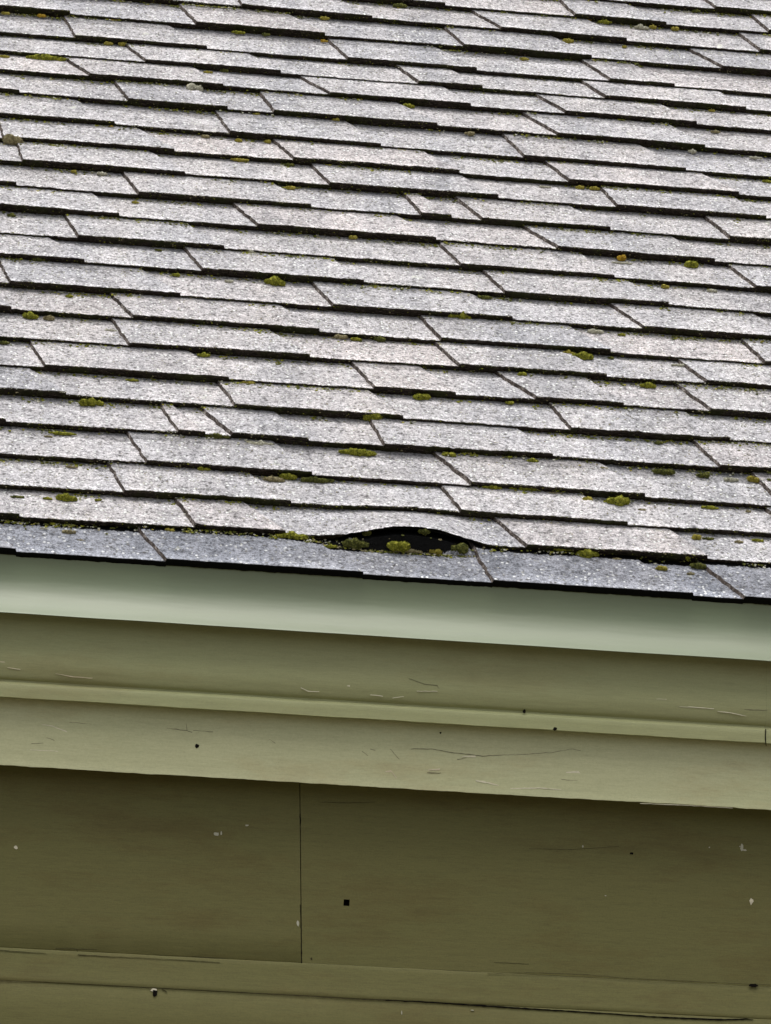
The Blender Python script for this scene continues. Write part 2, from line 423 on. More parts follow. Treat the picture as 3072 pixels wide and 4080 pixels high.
mats = [M['shingle'], M['edge'], M['tar'], M['seam']]
TEETH = {}
tmp = []
for n in range(2, NC+1):
    o, TEETH[n] = make_course(n, None, [], 'course'); tmp.append(o)
roof = join_arrays(tmp, 'roof', mats, house)
roof['label'] = 'weathered pale grey laminated shingles in overlapping courses'
bk, TEETH[1] = make_course(1, roof, mats, 'buckled_course'); bk['label'] = 'second course of shingles buckled upward over a black gap'
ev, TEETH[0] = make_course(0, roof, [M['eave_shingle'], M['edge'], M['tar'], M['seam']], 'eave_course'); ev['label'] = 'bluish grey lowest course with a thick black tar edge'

def P_(u, v, h): return O+u*XA+v*VA+h*NA
# torn backing sheet hanging under the buckled shingle
vs = []; fs = []
us = np.linspace(BX[1], BX[-2], 70)
for i, u in enumerate(us):
    s = float(np.interp(u, BX, BY)); f_ = i/69
    k = .86-.38*math.exp(-((f_-.06)/.13)**2)-.12*math.exp(-((f_-.9)/.12)**2)
    h = HB-.010+s*k*.93-.002+.0015*mn.noise((u*40, 1, 2)); v_ = EXP*(1.0+.137)+.012+.002*mn.noise((u*30, 4, 2))
    for dv, dh in ((0, 0), (.002, .0012), (.016, .0002), (.016, -.001)): vs.append(P_(u, v_+dv, h+dh))
    if i:
        a = 4*(i-1)
        for q in range(3): fs.append((a+q, a+q+1, a+q+5, a+q+4))
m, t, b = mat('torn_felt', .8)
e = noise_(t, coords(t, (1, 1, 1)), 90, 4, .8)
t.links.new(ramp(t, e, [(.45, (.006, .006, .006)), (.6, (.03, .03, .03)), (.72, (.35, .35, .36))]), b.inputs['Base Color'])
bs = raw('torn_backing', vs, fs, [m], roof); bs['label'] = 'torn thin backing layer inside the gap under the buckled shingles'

# deck under the shingles, ridge, back slope
VT = (NC+1)*EXP
deck_top = -.016
vs = [P_(UMIN, .02, deck_top), P_(UMAX, .02, deck_top), P_(UMAX, VT, deck_top), P_(UMIN, VT, deck_top)]
rg = P_(0, VT, deck_top); back_y = 2*rg[1]-vs[0][1]
vs += [np.array([UMIN+O[0], back_y, vs[0][2]]), np.array([UMAX+O[0], back_y, vs[0][2]])]
m, t, b = mat('roof_felt', .9); b.inputs['Base Color'].default_value = (.012, .011, .011, 1)
raw('roof_deck', vs, [(0, 1, 2, 3), (3, 2, 5, 4)], [m], roof)

# ---- boards and gutter: profiles swept along the wall
def zy(ypx, dy):
    return at_y(1536, ypx, Y0+dy)
X0, X1 = UMIN+O[0], UMAX+O[0]
XS = np.concatenate([np.arange(X0, -1.2, .06), np.arange(-1.2, 2.6, .012), np.arange(2.6, X1, .06), [X1]])
def sweep(name, prof, mt, parent, wob=.0008, seed=1, slant=None, lab=None, x0=None, x1=None, smooth=True, zw=None):
    """prof: (dy, z); straight pieces between listed points are subdivided, fine waves in the painted wood"""
    xs = XS if x0 is None else np.concatenate([[x0], XS[(XS > x0+.002) & (XS < x1-.002)], [x1]])
    rows = []
    wv = n1(xs, 1.1, seed)*wob*2.2+n1(xs, 7, seed+9)*wob
    for k, (dy, z) in enumerate(prof):
        zz = np.full(len(xs), z)+n1(xs, 4.5, seed+k*.03+30)*wob*1.2
        if zw and k in zw: zz = zz+n1(xs, 19, seed+50)*zw[k]+n1(xs, 70, seed+57)*zw[k]*.6
        if slant: xq = xs+slant[0]*np.clip((xs-slant[2])/slant[3], 0, 1)*(z-slant[1]) if slant[3] > 0 else xs
        else: xq = xs
        rows.append(np.stack([xq, Y0+dy+wv+n1(xs, 14, seed+k*.2)*wob*.35, zz], -1))
    P = np.array(rows)
    o = mesh_grid(name, P, [mt], parent)
    if smooth:
        o.data.polygons.foreach_set('use_smooth', [True]*len(o.data.polygons))
        o.data.set_sharp_from_angle(angle=math.radians(30))
    if lab: o['label'] = lab
    return o
def prof(lst):
    out = []
    for dy, yp in lst: out.append((dy, zy(yp, dy)[2]))
    return out
def curve(pts, n=5):                     # Catmull-Rom through the profile points
    out = []
    for i in range(len(pts)-1):
        p0 = pts[max(0, i-1)]; p1 = pts[i]; p2 = pts[i+1]; p3 = pts[min(len(pts)-1, i+2)]
        for k in range(n):
            t = k/n
            out.append(tuple(.5*((2*b_)+(-a+c)*t+(2*a-5*b_+4*c-d)*t*t+(-a+3*b_-3*c+d)*t**3) for a, b_, c, d in zip(p0, p1, p2, p3)))
    out.append(pts[-1]); return out
g = [(.016, 2306), (.018, 2350), (.018, 2385), (.0155, 2412), (.0095, 2438), (.0005, 2464), (-.0105, 2487), (-.0215, 2507)]
gp = curve(prof(g))
lipz = zy(2536, -.040)[2]
gp += [(-.0330, lipz+.0085), (-.0380, lipz+.0035), (-.0405, lipz), (-.0400, lipz-.001), (-.033, lipz+.0008), (.022, lipz+.012)]
gut = sweep('gutter', gp, M['gutter'], house, .0007, 3, lab='smooth pale green metal gutter face flaring to a whitish lip')
# metal gutter: soft dents
c1 = curve(prof([(.018, 2525), (.018, 2560), (.0172, 2600), (.0145, 2650), (.0115, 2695), (.0105, 2735), (.0135, 2765), (.0185, 2788), (.0265, 2801)]))
cz = zy(2812, .030)[2]; cb = zy(2872, .022)[2]
c1 += [(.0265, cz+.003), (.0215, cz+.0005), (.0165, cz-.002), (.0128, cz-.005), (.0108, cz-.009), (.0097, (cz+cb)/2), (.0085, cb+.004), (.0082, cb+.0012), (.0095, cb), (.049, cb+.002)]
XJ = at_y(3052, 2930, Y0+.009)[0]
nl = len(c1)
crown = sweep('crown_moulding', c1, M['crown'], house, .0009, 11, lab='olive painted crown moulding with a lighter lower lip', x0=X0, x1=XJ-.00003, zw={nl-4: .0008, nl-3: .0008, nl-2: .0008})
sweep('moulding_length', [(a-.0006, z-.0004) for a, z in c1], M['crown'], crown, .0009, 12, x0=XJ+.00003, x1=X1)['label'] = 'next length of moulding butted at the right with a rough joint'
ft = zy(2868, .047)[2]; fb = zy(3138, .047)[2]
WD = .135
fp = [(.047, ft+.01)]+[(.047, ft+(fb-ft)*k/8) for k in range(0, 8)]+[(.0468, fb+.006), (.0462, fb+.002), (.0462, fb+.0006), (.0472, fb), (.062, fb+.004), (WD+.01, fb+.026)]
nf_ = len(fp)
fr = sweep('frieze_board', fp, M['frieze'], house, .0009, 21, lab='pale sage painted flat board with flaking paint along its lower edge', zw={nf_-5: .0010, nf_-4: .0014, nf_-3: .0014})

wall = bpy.data.objects.new('wall', None); COL.objects.link(wall); wall.parent = house; wall.location = (0, 0, 0)
wall['label'] = 'shaded dark olive board wall below the eave'
wall.location = (0, 0, 0)
wt = fb+.045; w1 = zy(3853, WD)[2]; w2 = zy(3985, WD)[2]
JT, JB = at_y(1195, 3150, Y0+WD), at_y(1202, 3853, Y0+WD)
XV = JB[0]; ZJ = JB[2]; SL = (JT[0]-JB[0])/(JT[2]-JB[2])
hc = at_y(1536+(1498-1666)*K_, 3000+647*K_, Y0+WD); hw = .0083; hh = .0088
# upper right board carries a real square hole
def holed_board(name, xa, xb, za, zb, dy, th, hole, mt, parent):
    hx0, hx1, hz0, hz1 = hole
    xs_ = [xa, hx0, hx1]+list(np.linspace(hx1+.05, xb, 60)); zs_ = [za, hz0, hz1, zb]
    vs = []; fs = []
    for z in zs_:
        for i_, x in enumerate(xs_): vs.append((x+(SL*(z-ZJ) if i_ == 0 else 0), Y0+dy, z))
    nx = len(xs_)
    for j in range(3):
        for i in range(nx-1):
            if i == 1 and j == 1: continue
            a = j*nx+i; fs.append((a, a+1, a+nx+1, a+nx))
    b0 = len(vs)
    q = [nx+1, nx+2, 2*nx+2, 2*nx+1]
    for k in q: vs.append((vs[k][0], Y0+dy+th, vs[k][2]))
    for k in range(4): fs.append((q[k], q[(k+1) % 4], b0+(k+1) % 4, b0+k))
    c0 = len(vs)                          # board edges: left, bottom
    for x, z in ((xa+SL*(za-ZJ), za), (xa+SL*(zb-ZJ), zb), (xb, zb), (xb, za)): vs.append((x, Y0+dy, z)); vs.append((x, Y0+dy+th, z))
    for k in range(4):
        a = c0+2*k; b_ = c0+2*((k+1) % 4); fs.append((a, b_, b_+1, a+1))
    return raw(name, vs, fs, [mt], parent)
def plain_board(name, xa, xb, za, zb, dy, th, mt, parent, seed, slant=None, tilt=0):
    zs_ = list(np.linspace(zb, za, 8))
    pr = [(dy+th, zb), (dy+.001, zb), (dy, zb-.0015)]+[(dy-tilt*(zb-z)/(zb-za), z) for z in zs_[1:-1]]+[(dy-tilt, za+.0015), (dy-tilt+.001, za), (dy+th, za)]
    return sweep(name, pr, mt, parent, .0003, seed, slant, x0=xa, x1=xb, zw={1: .0004, len(pr)-2: .0004}, smooth=False)
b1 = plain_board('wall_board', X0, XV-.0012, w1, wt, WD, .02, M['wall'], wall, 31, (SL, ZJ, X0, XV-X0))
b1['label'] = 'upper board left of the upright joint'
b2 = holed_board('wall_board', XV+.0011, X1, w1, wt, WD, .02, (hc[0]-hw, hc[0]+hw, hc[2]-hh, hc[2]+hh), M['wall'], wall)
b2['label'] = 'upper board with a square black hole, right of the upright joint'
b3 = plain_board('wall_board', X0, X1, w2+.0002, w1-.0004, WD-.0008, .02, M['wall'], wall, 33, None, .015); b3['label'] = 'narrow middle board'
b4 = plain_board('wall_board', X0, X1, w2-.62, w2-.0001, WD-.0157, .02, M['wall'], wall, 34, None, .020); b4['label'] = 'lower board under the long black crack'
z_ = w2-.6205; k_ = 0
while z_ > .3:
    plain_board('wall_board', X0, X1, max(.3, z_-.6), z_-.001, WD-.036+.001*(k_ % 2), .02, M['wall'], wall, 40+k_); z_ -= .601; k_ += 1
yb = Y0+WD+.021
bk_ = raw('wall_backing', [(X0, yb, .3), (X1, yb, .3), (X1, yb, wt+.3), (X0, yb, wt+.3)], [(0, 1, 2, 3)], [M['hole']], wall)
yf, yk = Y0+.004, back_y
m, t, b = mat('foundation_concrete', .9)
e = noise_(t, coords(t, (1, 1, 1)), 14, 6, .7); t.links.new(ramp(t, e, [(.3, (.2, .2, .19)), (.7, (.36, .35, .33))]), b.inputs['Base Color'])
fy = Y0+WD+.03; fk = back_y-.2
raw('foundation', [(X0, fy, -.2), (X1, fy, -.2), (X1, fy, .3), (X0, fy, .3), (X0, fk, -.2), (X1, fk, -.2), (X1, fk, .3), (X0, fk, .3)],
    [(0, 1, 2, 3), (1, 5, 6, 2), (5, 4, 7, 6), (4, 0, 3, 7)], [m], house)
ez = P_(0, .02, deck_top)
for sx in (X0+.02, X1-.02):
    raw('gable_wall', [(sx, fy, .3), (sx, fk, .3), (sx, fk, ez[2]-.02), (sx, rg[1], rg[2]-.03), (sx, fy, ez[2]-.02)], [(0, 1, 2, 3, 4)], [M['frieze']], house)
raw('back_wall', [(X0, fk, .3), (X1, fk, .3), (X1, fk, ez[2]), (X0, fk, ez[2])], [(0, 1, 2, 3)], [M['wall']], house)

# ---- cracks, holes and chips: thin shapes on the boards
def tile_px(tile, a, b_):
    ox, oy = tile; return ox+a*K_, oy+b_*K_
def ribbon(name, pts, dy, mt, parent, jag=1.0, lab=None):
    """pts: photo x, y, width in photo pixels; laid on the upright face dy behind the eave"""
    Q = []
    for (x0, y0, w0), (x1, y1, w1_) in zip(pts[:-1], pts[1:]):
        n = max(2, int(abs(x1-x0)+abs(y1-y0))//14)
        for k in range(n): f = k/n; Q.append((x0+(x1-x0)*f, y0+(y1-y0)*f, w0+(w1_-w0)*f))
    Q.append(pts[-1])
    vert = abs(pts[-1][1]-pts[0][1]) > abs(pts[-1][0]-pts[0][0])
    vs = []; fs = []
    for i, (x, y, w_) in enumerate(Q):
        o1 = mn.noise((x*.05, y*.05, 3))*1.6*jag; w_ = max(.4, w_*(1+.7*mn.noise((x*.09, y*.09, 8))*jag))
        a, c = ((x-w_/2+o1, y), (x+w_/2+o1, y)) if vert else ((x, y-w_/2+o1), (x, y+w_/2+o1))
        p, q = at_y(*a, Y0+dy-.0006), at_y(*c, Y0+dy-.0006)
        vs += [p, q, q+np.array([0, .0012, 0]), p+np.array([0, .0012, 0])]
        if i:
            b0 = 4*(i-1)
            for s in range(4): fs.append((b0+s, b0+(s+1) % 4, b0+4+(s+1) % 4, b0+4+s))
    fs += [(3, 2, 1, 0), (len(vs)-4, len(vs)-3, len(vs)-2, len(vs)-1)]
    o = raw(name, vs, fs, [mt], parent)
    if lab: o['label'] = lab
    return o
def blob(name, x, y, rx, ry, dy, mt, parent, seed, lab=None, n=11, h=.0009):
    vs = []; r = random.Random(seed)
    for k in range(n):
        a = 2*math.pi*k/n; f = r.uniform(.7, 1.15)
        vs.append(at_y(x+rx*f*math.cos(a), y+ry*f*math.sin(a), Y0+dy-h))
    vs += [v_+np.array([0, h+.001, 0]) for v_ in vs]
    fs = [tuple(range(n))]+[(k, n+k, n+(k+1) % n, (k+1) % n) for k in range(n)]
    o = raw(name, vs, fs, [mt], parent)
    if lab: o['label'] = lab
    return o
L3, R3 = (0, 3000), (1536, 3000)
L2, R2 = (0, 2150), (1536, 2150)
def RB(name, tile, pts, dy, mt, parent, lab=None, jag=1.0):
    return ribbon(name, [tile_px(tile, a, b_)+(w_,) for a, b_, w_ in pts], dy, mt, parent, jag, lab)
# long crack in the lower wall
RB('crack', L3, [(-60, 983, 1.2), (200, 990, 1.6), (650, 1014, 2.0), (970, 1031, 2.2), (1300, 1049, 2.8), (1560, 1065, 3.4), (1666, 1068, 4.2)], WD-.0172, M['crack'], b4)
RB('crack', R3, [(0, 1068, 4.0), (160, 1076, 4.5), (320, 1086, 5.5), (530, 1100, 6.0), (820, 1118, 5.0), (1000, 1129, 4), (1130, 1139, 5), (1300, 1147, 5.5), (1450, 1153, 7.0), (1560, 1150, 4.5), (1590, 1152, 1)], WD-.0172, M['hole'], b4, 'open black crack widening to the right')
RB('crack', L3, [(0, 853, 2.4), (90, 860, 2.0), (200, 866, .8)], WD-.0040, M['crack'], b3)
RB('crack', L3, [(240, 846, 1.5), (330, 848, 2.4), (420, 850, .8)], WD-.0002, M['crack'], b1)
RB('crack', L3, [(332, 850, 2.2), (336, 872, 3.0)], WD-.0002, M['crack'], b1)
RB('crack', L3, [(336, 872, 3.0), (480, 880, 1.0), (660, 888, .8), (820, 897, 1.6), (950, 906, .8)], WD-.0040, M['crack'], b3)
RB('crack', L3, [(830, 880, 1.2), (900, 884, 2), (975, 887, 1)], WD-.0002, M['crack'], b1)
RB('crack', R3, [(440, 953, 1), (640, 950, 1.8), (850, 957, 1.3), (1040, 974, 1.5), (1300, 986, 1.8), (1500, 996, 1.5), (1666, 1003, 1.4)], WD-.0040, M['crack'], b3)
RB('crack', R3, [(470, 905, .8), (560, 909, 1.3), (620, 912, .6)], WD-.0002, M['crack'], b2)
RB('crack', L3, [(0, 1142, 1), (120, 1146, 1.5), (210, 1147, .6)], WD-.0172, M['crack'], b4)
RB('crack', L3, [(1296, 262, 3.5), (1298, 290, 5.0), (1297, 318, 2)], WD-.0002, M['hole'], b1)
RB('crack', L3, [(1298, 655, 1.5), (1302, 800, 3.4), (1304, 925, 4.2)], WD-.0003, M['hole'], b1)
RB('crack', L3, [(1380, 212, .8), (1500, 216, 2.0), (1620, 214, .6)], WD-.0002, M['crack'], b2)
RB('crack', R3, [(620, 414, .6), (800, 418, 1.4), (1010, 404, .8)], WD-.0002, M['crack'], b2)
blob('nail_hole', *tile_px(L3, 669, 1038), 11, 15, WD-.0172, M['hole'], b4, 3, 'ragged black hole just under the crack')
blob('bare_patch', *tile_px(L3, 664, 1024), 13, 6, WD-.0170, M['chip'], b4, 5, h=.0004)
RB('crack', L3, [(700, 1020, 3), (716, 1028, 3.6), (722, 1034, 2)], WD-.0172, M['crack'], b4)
blob('knot_hole', *tile_px(R3, 1590, 1005), 19, 7.5, WD-.0060, M['hole'], b3, 6, 'flat black knot hole at the right')
blob('nail_hole', *tile_px(R3, 1064, 434), 9, 5.5, WD, M['hole'], b2, 7, 'small black oval nail hole')
blob('nail_hole', *tile_px(L3, 1346, 890), 4, 6, WD, M['crack'], b2, 8)
for (tl, x, y, rx, ry, sd_, bd) in [(L3, 935, 350, 11, 8, 1, b1), (L3, 956, 347, 3, 9, 2, b1), (L3, 1067, 313, 8, 3.5, 3, b1), (L3, 1288, 738, 5.5, 13, 4, b1), (R3, 1540, 408, 6, 14, 5, b2),
                                    (R3, 1552, 420, 8, 4, 6, b2), (R3, 1532, 404, 3, 3, 7, b2), (R3, 951, 617, 4, 2, 8, b2), (R3, 853, 404, 3, 6, 9, b2), (R3, 1400, 408, 3, 3, 10, b2), (R3, 70, 1122, 2.5, 8, 11, b4), (R3, 375, 1112, 8, 2, 12, b4)]:
    blob('paint_fleck', *tile_px(tl, x, y), rx, ry, WD-.0001 if bd is not b4 else WD-.0178, M['white'], bd, sd_, h=.0005)
blob('paint_fleck', *tile_px(L3, 69, 408), 8, 8, WD, M['chip'], b1, 21, 'round tan spot at the far left'); blob('paint_fleck', *tile_px(R3, 1581, 642), 8, 13, WD, M['chip'], b2, 22)
RB('crack', R2, [(1644, 818, 2.5), (1641, 850, 5), (1645, 892, 3)], .0088, M['hole'], crown, 'rough crack where two lengths of the lip meet')
# frieze
FD = .0472
blob('nail_hole', *tile_px(L2, 851, 893), 9, 9, FD, M['hole'], fr, 30, 'round black nail hole')
blob('nail_hole', *tile_px(R2, 238, 835), 5, 4, FD, M['hole'], fr, 31)
blob('nail_hole', *tile_px(R2, 733, 818), 9, 7, .0088, M['hole'], crown, 32, 'black nail hole in the lower lip')
blob('nail_hole', *tile_px(R2, 600, 742), 6, 9, .0115, M['hole'], crown, 33, 'black nail hole above the lip')
blob('nail_hole', *tile_px(R2, 656, 670), 6, 3, .0115, M['crack'], crown, 34)
M['soft'] = paint('crack_olive', (.15, .14, .085), .8, .2, 0)  # dull olive for the fine cracks in the painted boards
for pts in [[(720, 815, 1), (805, 824, 3), (830, 833, 2)], [(835, 825, 1.5), (920, 831, 1.6)], [(805, 795, 1.5), (808, 824, 2)], [(300, 789, 2), (395, 797, 1)], [(135, 882, 1.2), (188, 880, 2)],
            [(200, 856, 1), (235, 866, 1.5)], [(1090, 850, 1.2), (1130, 868, 1.5)], [(1150, 855, 1), (1190, 880, 2.5)], [(1565, 915, 2), (1590, 935, 2)], [(1600, 905, 1.6), (1622, 910, 2)]]:
    RB('crack', L2, pts, FD, M['soft'], fr, None, 1.8)
for pts in [[(110, 905, 1.4), (200, 905, 1.8), (300, 922, 2), (420, 934, 2.4), (560, 930, 1.6), (720, 920, 1.2), (810, 905, 1.6), (900, 925, 1.4), (980, 938, 2), (1100, 946, 1.6), (1240, 949, .8)],
            [(20, 905, 2), (60, 950, 2)], [(180, 1006, 1.5), (215, 1009, 3), (240, 1007, 1)], [(310, 950, 2), (350, 943, 2)], [(1080, 1094, 1), (1120, 1099, 3.5), (1160, 1101, 1)], [(760, 1035, 1), (860, 1046, 1.4), (940, 1060, .8)]]:
    RB('crack', R2, pts, FD, M['soft'], fr, None, 1.8)
M['chipf'] = paint('raised_paint', (.54, .51, .37), .7, .3, 0)
for pts in [[(180, 800, 1), (225, 806, 2), (290, 830, 3)], [(130, 908, 1.2), (250, 915, 1.6)]]:
    pts = [(a, b_, w_*1.9) for a, b_, w_ in pts]; RB('paint_flake', L2, pts, FD, M['chipf'], fr)
for pts in [[(390, 1042, 2), (440, 1050, 4), (490, 1063, 1.5)], [(330, 938, 2), (390, 936, 4)], [(540, 1076, 1.5), (660, 1073, 2.6), (760, 1080, 1.2)], [(780, 1006, 2), (830, 1004, 5), (860, 1010, 2)],
            [(900, 1034, 1.2), (960, 1058, 2), (1010, 1069, 1)], [(1090, 1030, 1.5), (1140, 1032, 3.5), (1210, 1044, 2)], [(1230, 1092, 1), (1260, 1094, 3), (1330, 1083, 1.6), (1400, 1084, 2)], [(0, 1003, 3), (25, 1000, 3), (48, 1030, 2)],
            [(185, 996, 2), (235, 993, 4)], [(1100, 1140, 1), (1350, 1150, 2), (1500, 1160, 1.2)]]:
    pts = [(a, b_, w_*1.9) for a, b_, w_ in pts]; RB('paint_flake', R2, pts, FD, M['chipf'], fr)
CD = .0108
for pts in [[(0, 528, 2), (22, 529, 2)], [(32, 553, 1.5), (88, 561, 2.2)], [(240, 580, 1), (320, 593, 2), (400, 599, 1.6)], [(800, 578, 1), (880, 583, 1.4)], [(1600, 670, 2), (1655, 676, 2.4)], [(1300, 640, 2), (1330, 655, 2.4), (1380, 657, 1.5)], [(1500, 632, 3), (1512, 633, 3)]]:
    pts = [(a, b_, w_*1.5) for a, b_, w_ in pts]; RB('paint_flake', L2, pts, CD, M['chipf'], crown)
for pts in [[(1270, 722, 1.2), (1330, 724, 3), (1420, 731, 2)], [(1435, 742, 1.2), (1490, 748, 3), (1560, 763, 1)], [(1170, 688, 1), (1215, 690, 1.6)], [(135, 655, 1.5), (225, 655, 1.8)], [(30, 684, 1.5), (80, 678, 1)]]:
    pts = [(a, b_, w_*1.5) for a, b_, w_ in pts]; RB('paint_flake', R2, pts, CD, M['chipf'], crown)
RB('crack', R2, [(100, 600, .8), (170, 624, 1.2), (225, 630, 1.6), (228, 645, 2)], CD, M['soft'], crown)
RB('crack', R2, [(1550, 733, 1), (1575, 735, 3), (1650, 738, 1)], CD, M['soft'], crown)
RB('crack', L2, [(640, 560, .8), (700, 566, 1.4), (760, 571, .8)], CD, M['soft'], crown)

# ------------------------------------------------------------------ moss and lichen
MOSSN = [0]
def clump(tile, a, b_, wpx, hpx, kind, label, cat='moss', group=None, name='moss_clump', h0=.010, n_leaf=None, shape=0):
    ox, oy = tile; x, y = ox+a*K_, oy+b_*K_
    u, v_ = uv_of(x, y, h0); c = P_(u, v_, h0)
    sc = F_PX/((c-EYE)@FW)
    W = wpx*K_/sc; H = hpx*K_/sc*1.15
    MOSSN[0] += 1; r = random.Random(MOSSN[0]*7); kk_ = 1.06 if n_leaf is None else .9; W *= kk_; H *= kk_
    vs = []; fs = []
    nl = max(2, int(round(W/H*1.3)))
    def lump(cu, cv, ch, ru, rv, rh, seed, seg=10, ring=6):
        b0 = len(vs)
        for j in range(ring+1):
            ph = math.pi*j/ring
            for i in range(seg):
                th_ = 2*math.pi*i/seg
                d = np.array([math.sin(ph)*math.cos(th_), math.sin(ph)*math.sin(th_), math.cos(ph)])
                k = 1+.34*mn.noise((d[0]*2.3+seed, d[1]*2.3, d[2]*2.3))+.18*mn.noise((d[0]*7+seed, d[1]*7, d[2]*7))
                vs.append((cu+ru*d[0]*k)*XA+(cv+rv*d[1]*k)*VA+(ch+rh*d[2]*k)*NA)
        for j in range(ring):
            for i in range(seg): a_ = b0+j*seg; fs.append((a_+i, a_+(i+1) % seg, a_+seg+(i+1) % seg, a_+seg+i))
    hv = H*.75
    cent = []
    for k in range(nl):
        f = (k+.5)/nl-.5; s = 1-abs(f)*.9
        s *= r.uniform(.7, 1.15)
        cu, cv, ch = f*W*.86+r.uniform(-.1, .1)*W/nl, r.uniform(-.15, .15)*hv, (0 if not shape else -H*.1)
        ru, rv, rh = W/nl*.78*r.uniform(.8, 1.2), hv*.55*s, H*.72*s
        lump(cu, cv, ch, ru, rv, rh, r.uniform(0, 50)); cent.append((cu, cv, ch, ru, rv, rh))
    nleaf = n_leaf or int(min(900, 60+W*H*1.0e6*.5))
    for k in range(nleaf):
        cu, cv, ch, ru, rv, rh = r.choice(cent)
        th_ = r.uniform(0, 2*math.pi); ph = math.acos(r.uniform(-.2, 1))
        d = np.array([math.sin(ph)*math.cos(th_), math.sin(ph)*math.sin(th_), math.cos(ph)])
        p = np.array([cu+ru*d[0]*.95, cv+rv*d[1]*.95, ch+rh*d[2]*.95])
        L = r.uniform(.0010, .0026); w_ = L*.45
        tip = p+d*L*r.uniform(.6, 1.3)+np.array([r.uniform(-1, 1), r.uniform(-1, 1), r.uniform(-.3, 1)])*L*.6
        sd = np.cross(d, [r.uniform(-1, 1), r.uniform(-1, 1), r.uniform(-1, 1)]); sd = sd/(np.linalg.norm(sd)+1e-6)*w_
        b0 = len(vs)
        for q in (p-sd, p+sd, tip): vs.append(q[0]*XA+q[1]*VA+q[2]*NA)
        fs.append((b0, b0+1, b0+2))
    o = raw(name, vs, fs, [MOSS[kind]], None, False)
    o.location = Vector(c)
    tag(o, label, cat, group)
    return o
T1, T2, T3, T4, T5, T6, T7, T8 = (0, 0), (1536, 0), (0, 600), (1536, 600), (0, 1200), (1536, 1200), (0, 1800), (1536, 1800)
Z5 = (1100, 1950)
def zc(a, b_): return (Z5[0]+a*.66)/K_, (Z5[1]+b_*.66)/K_
OO = (0, 0)
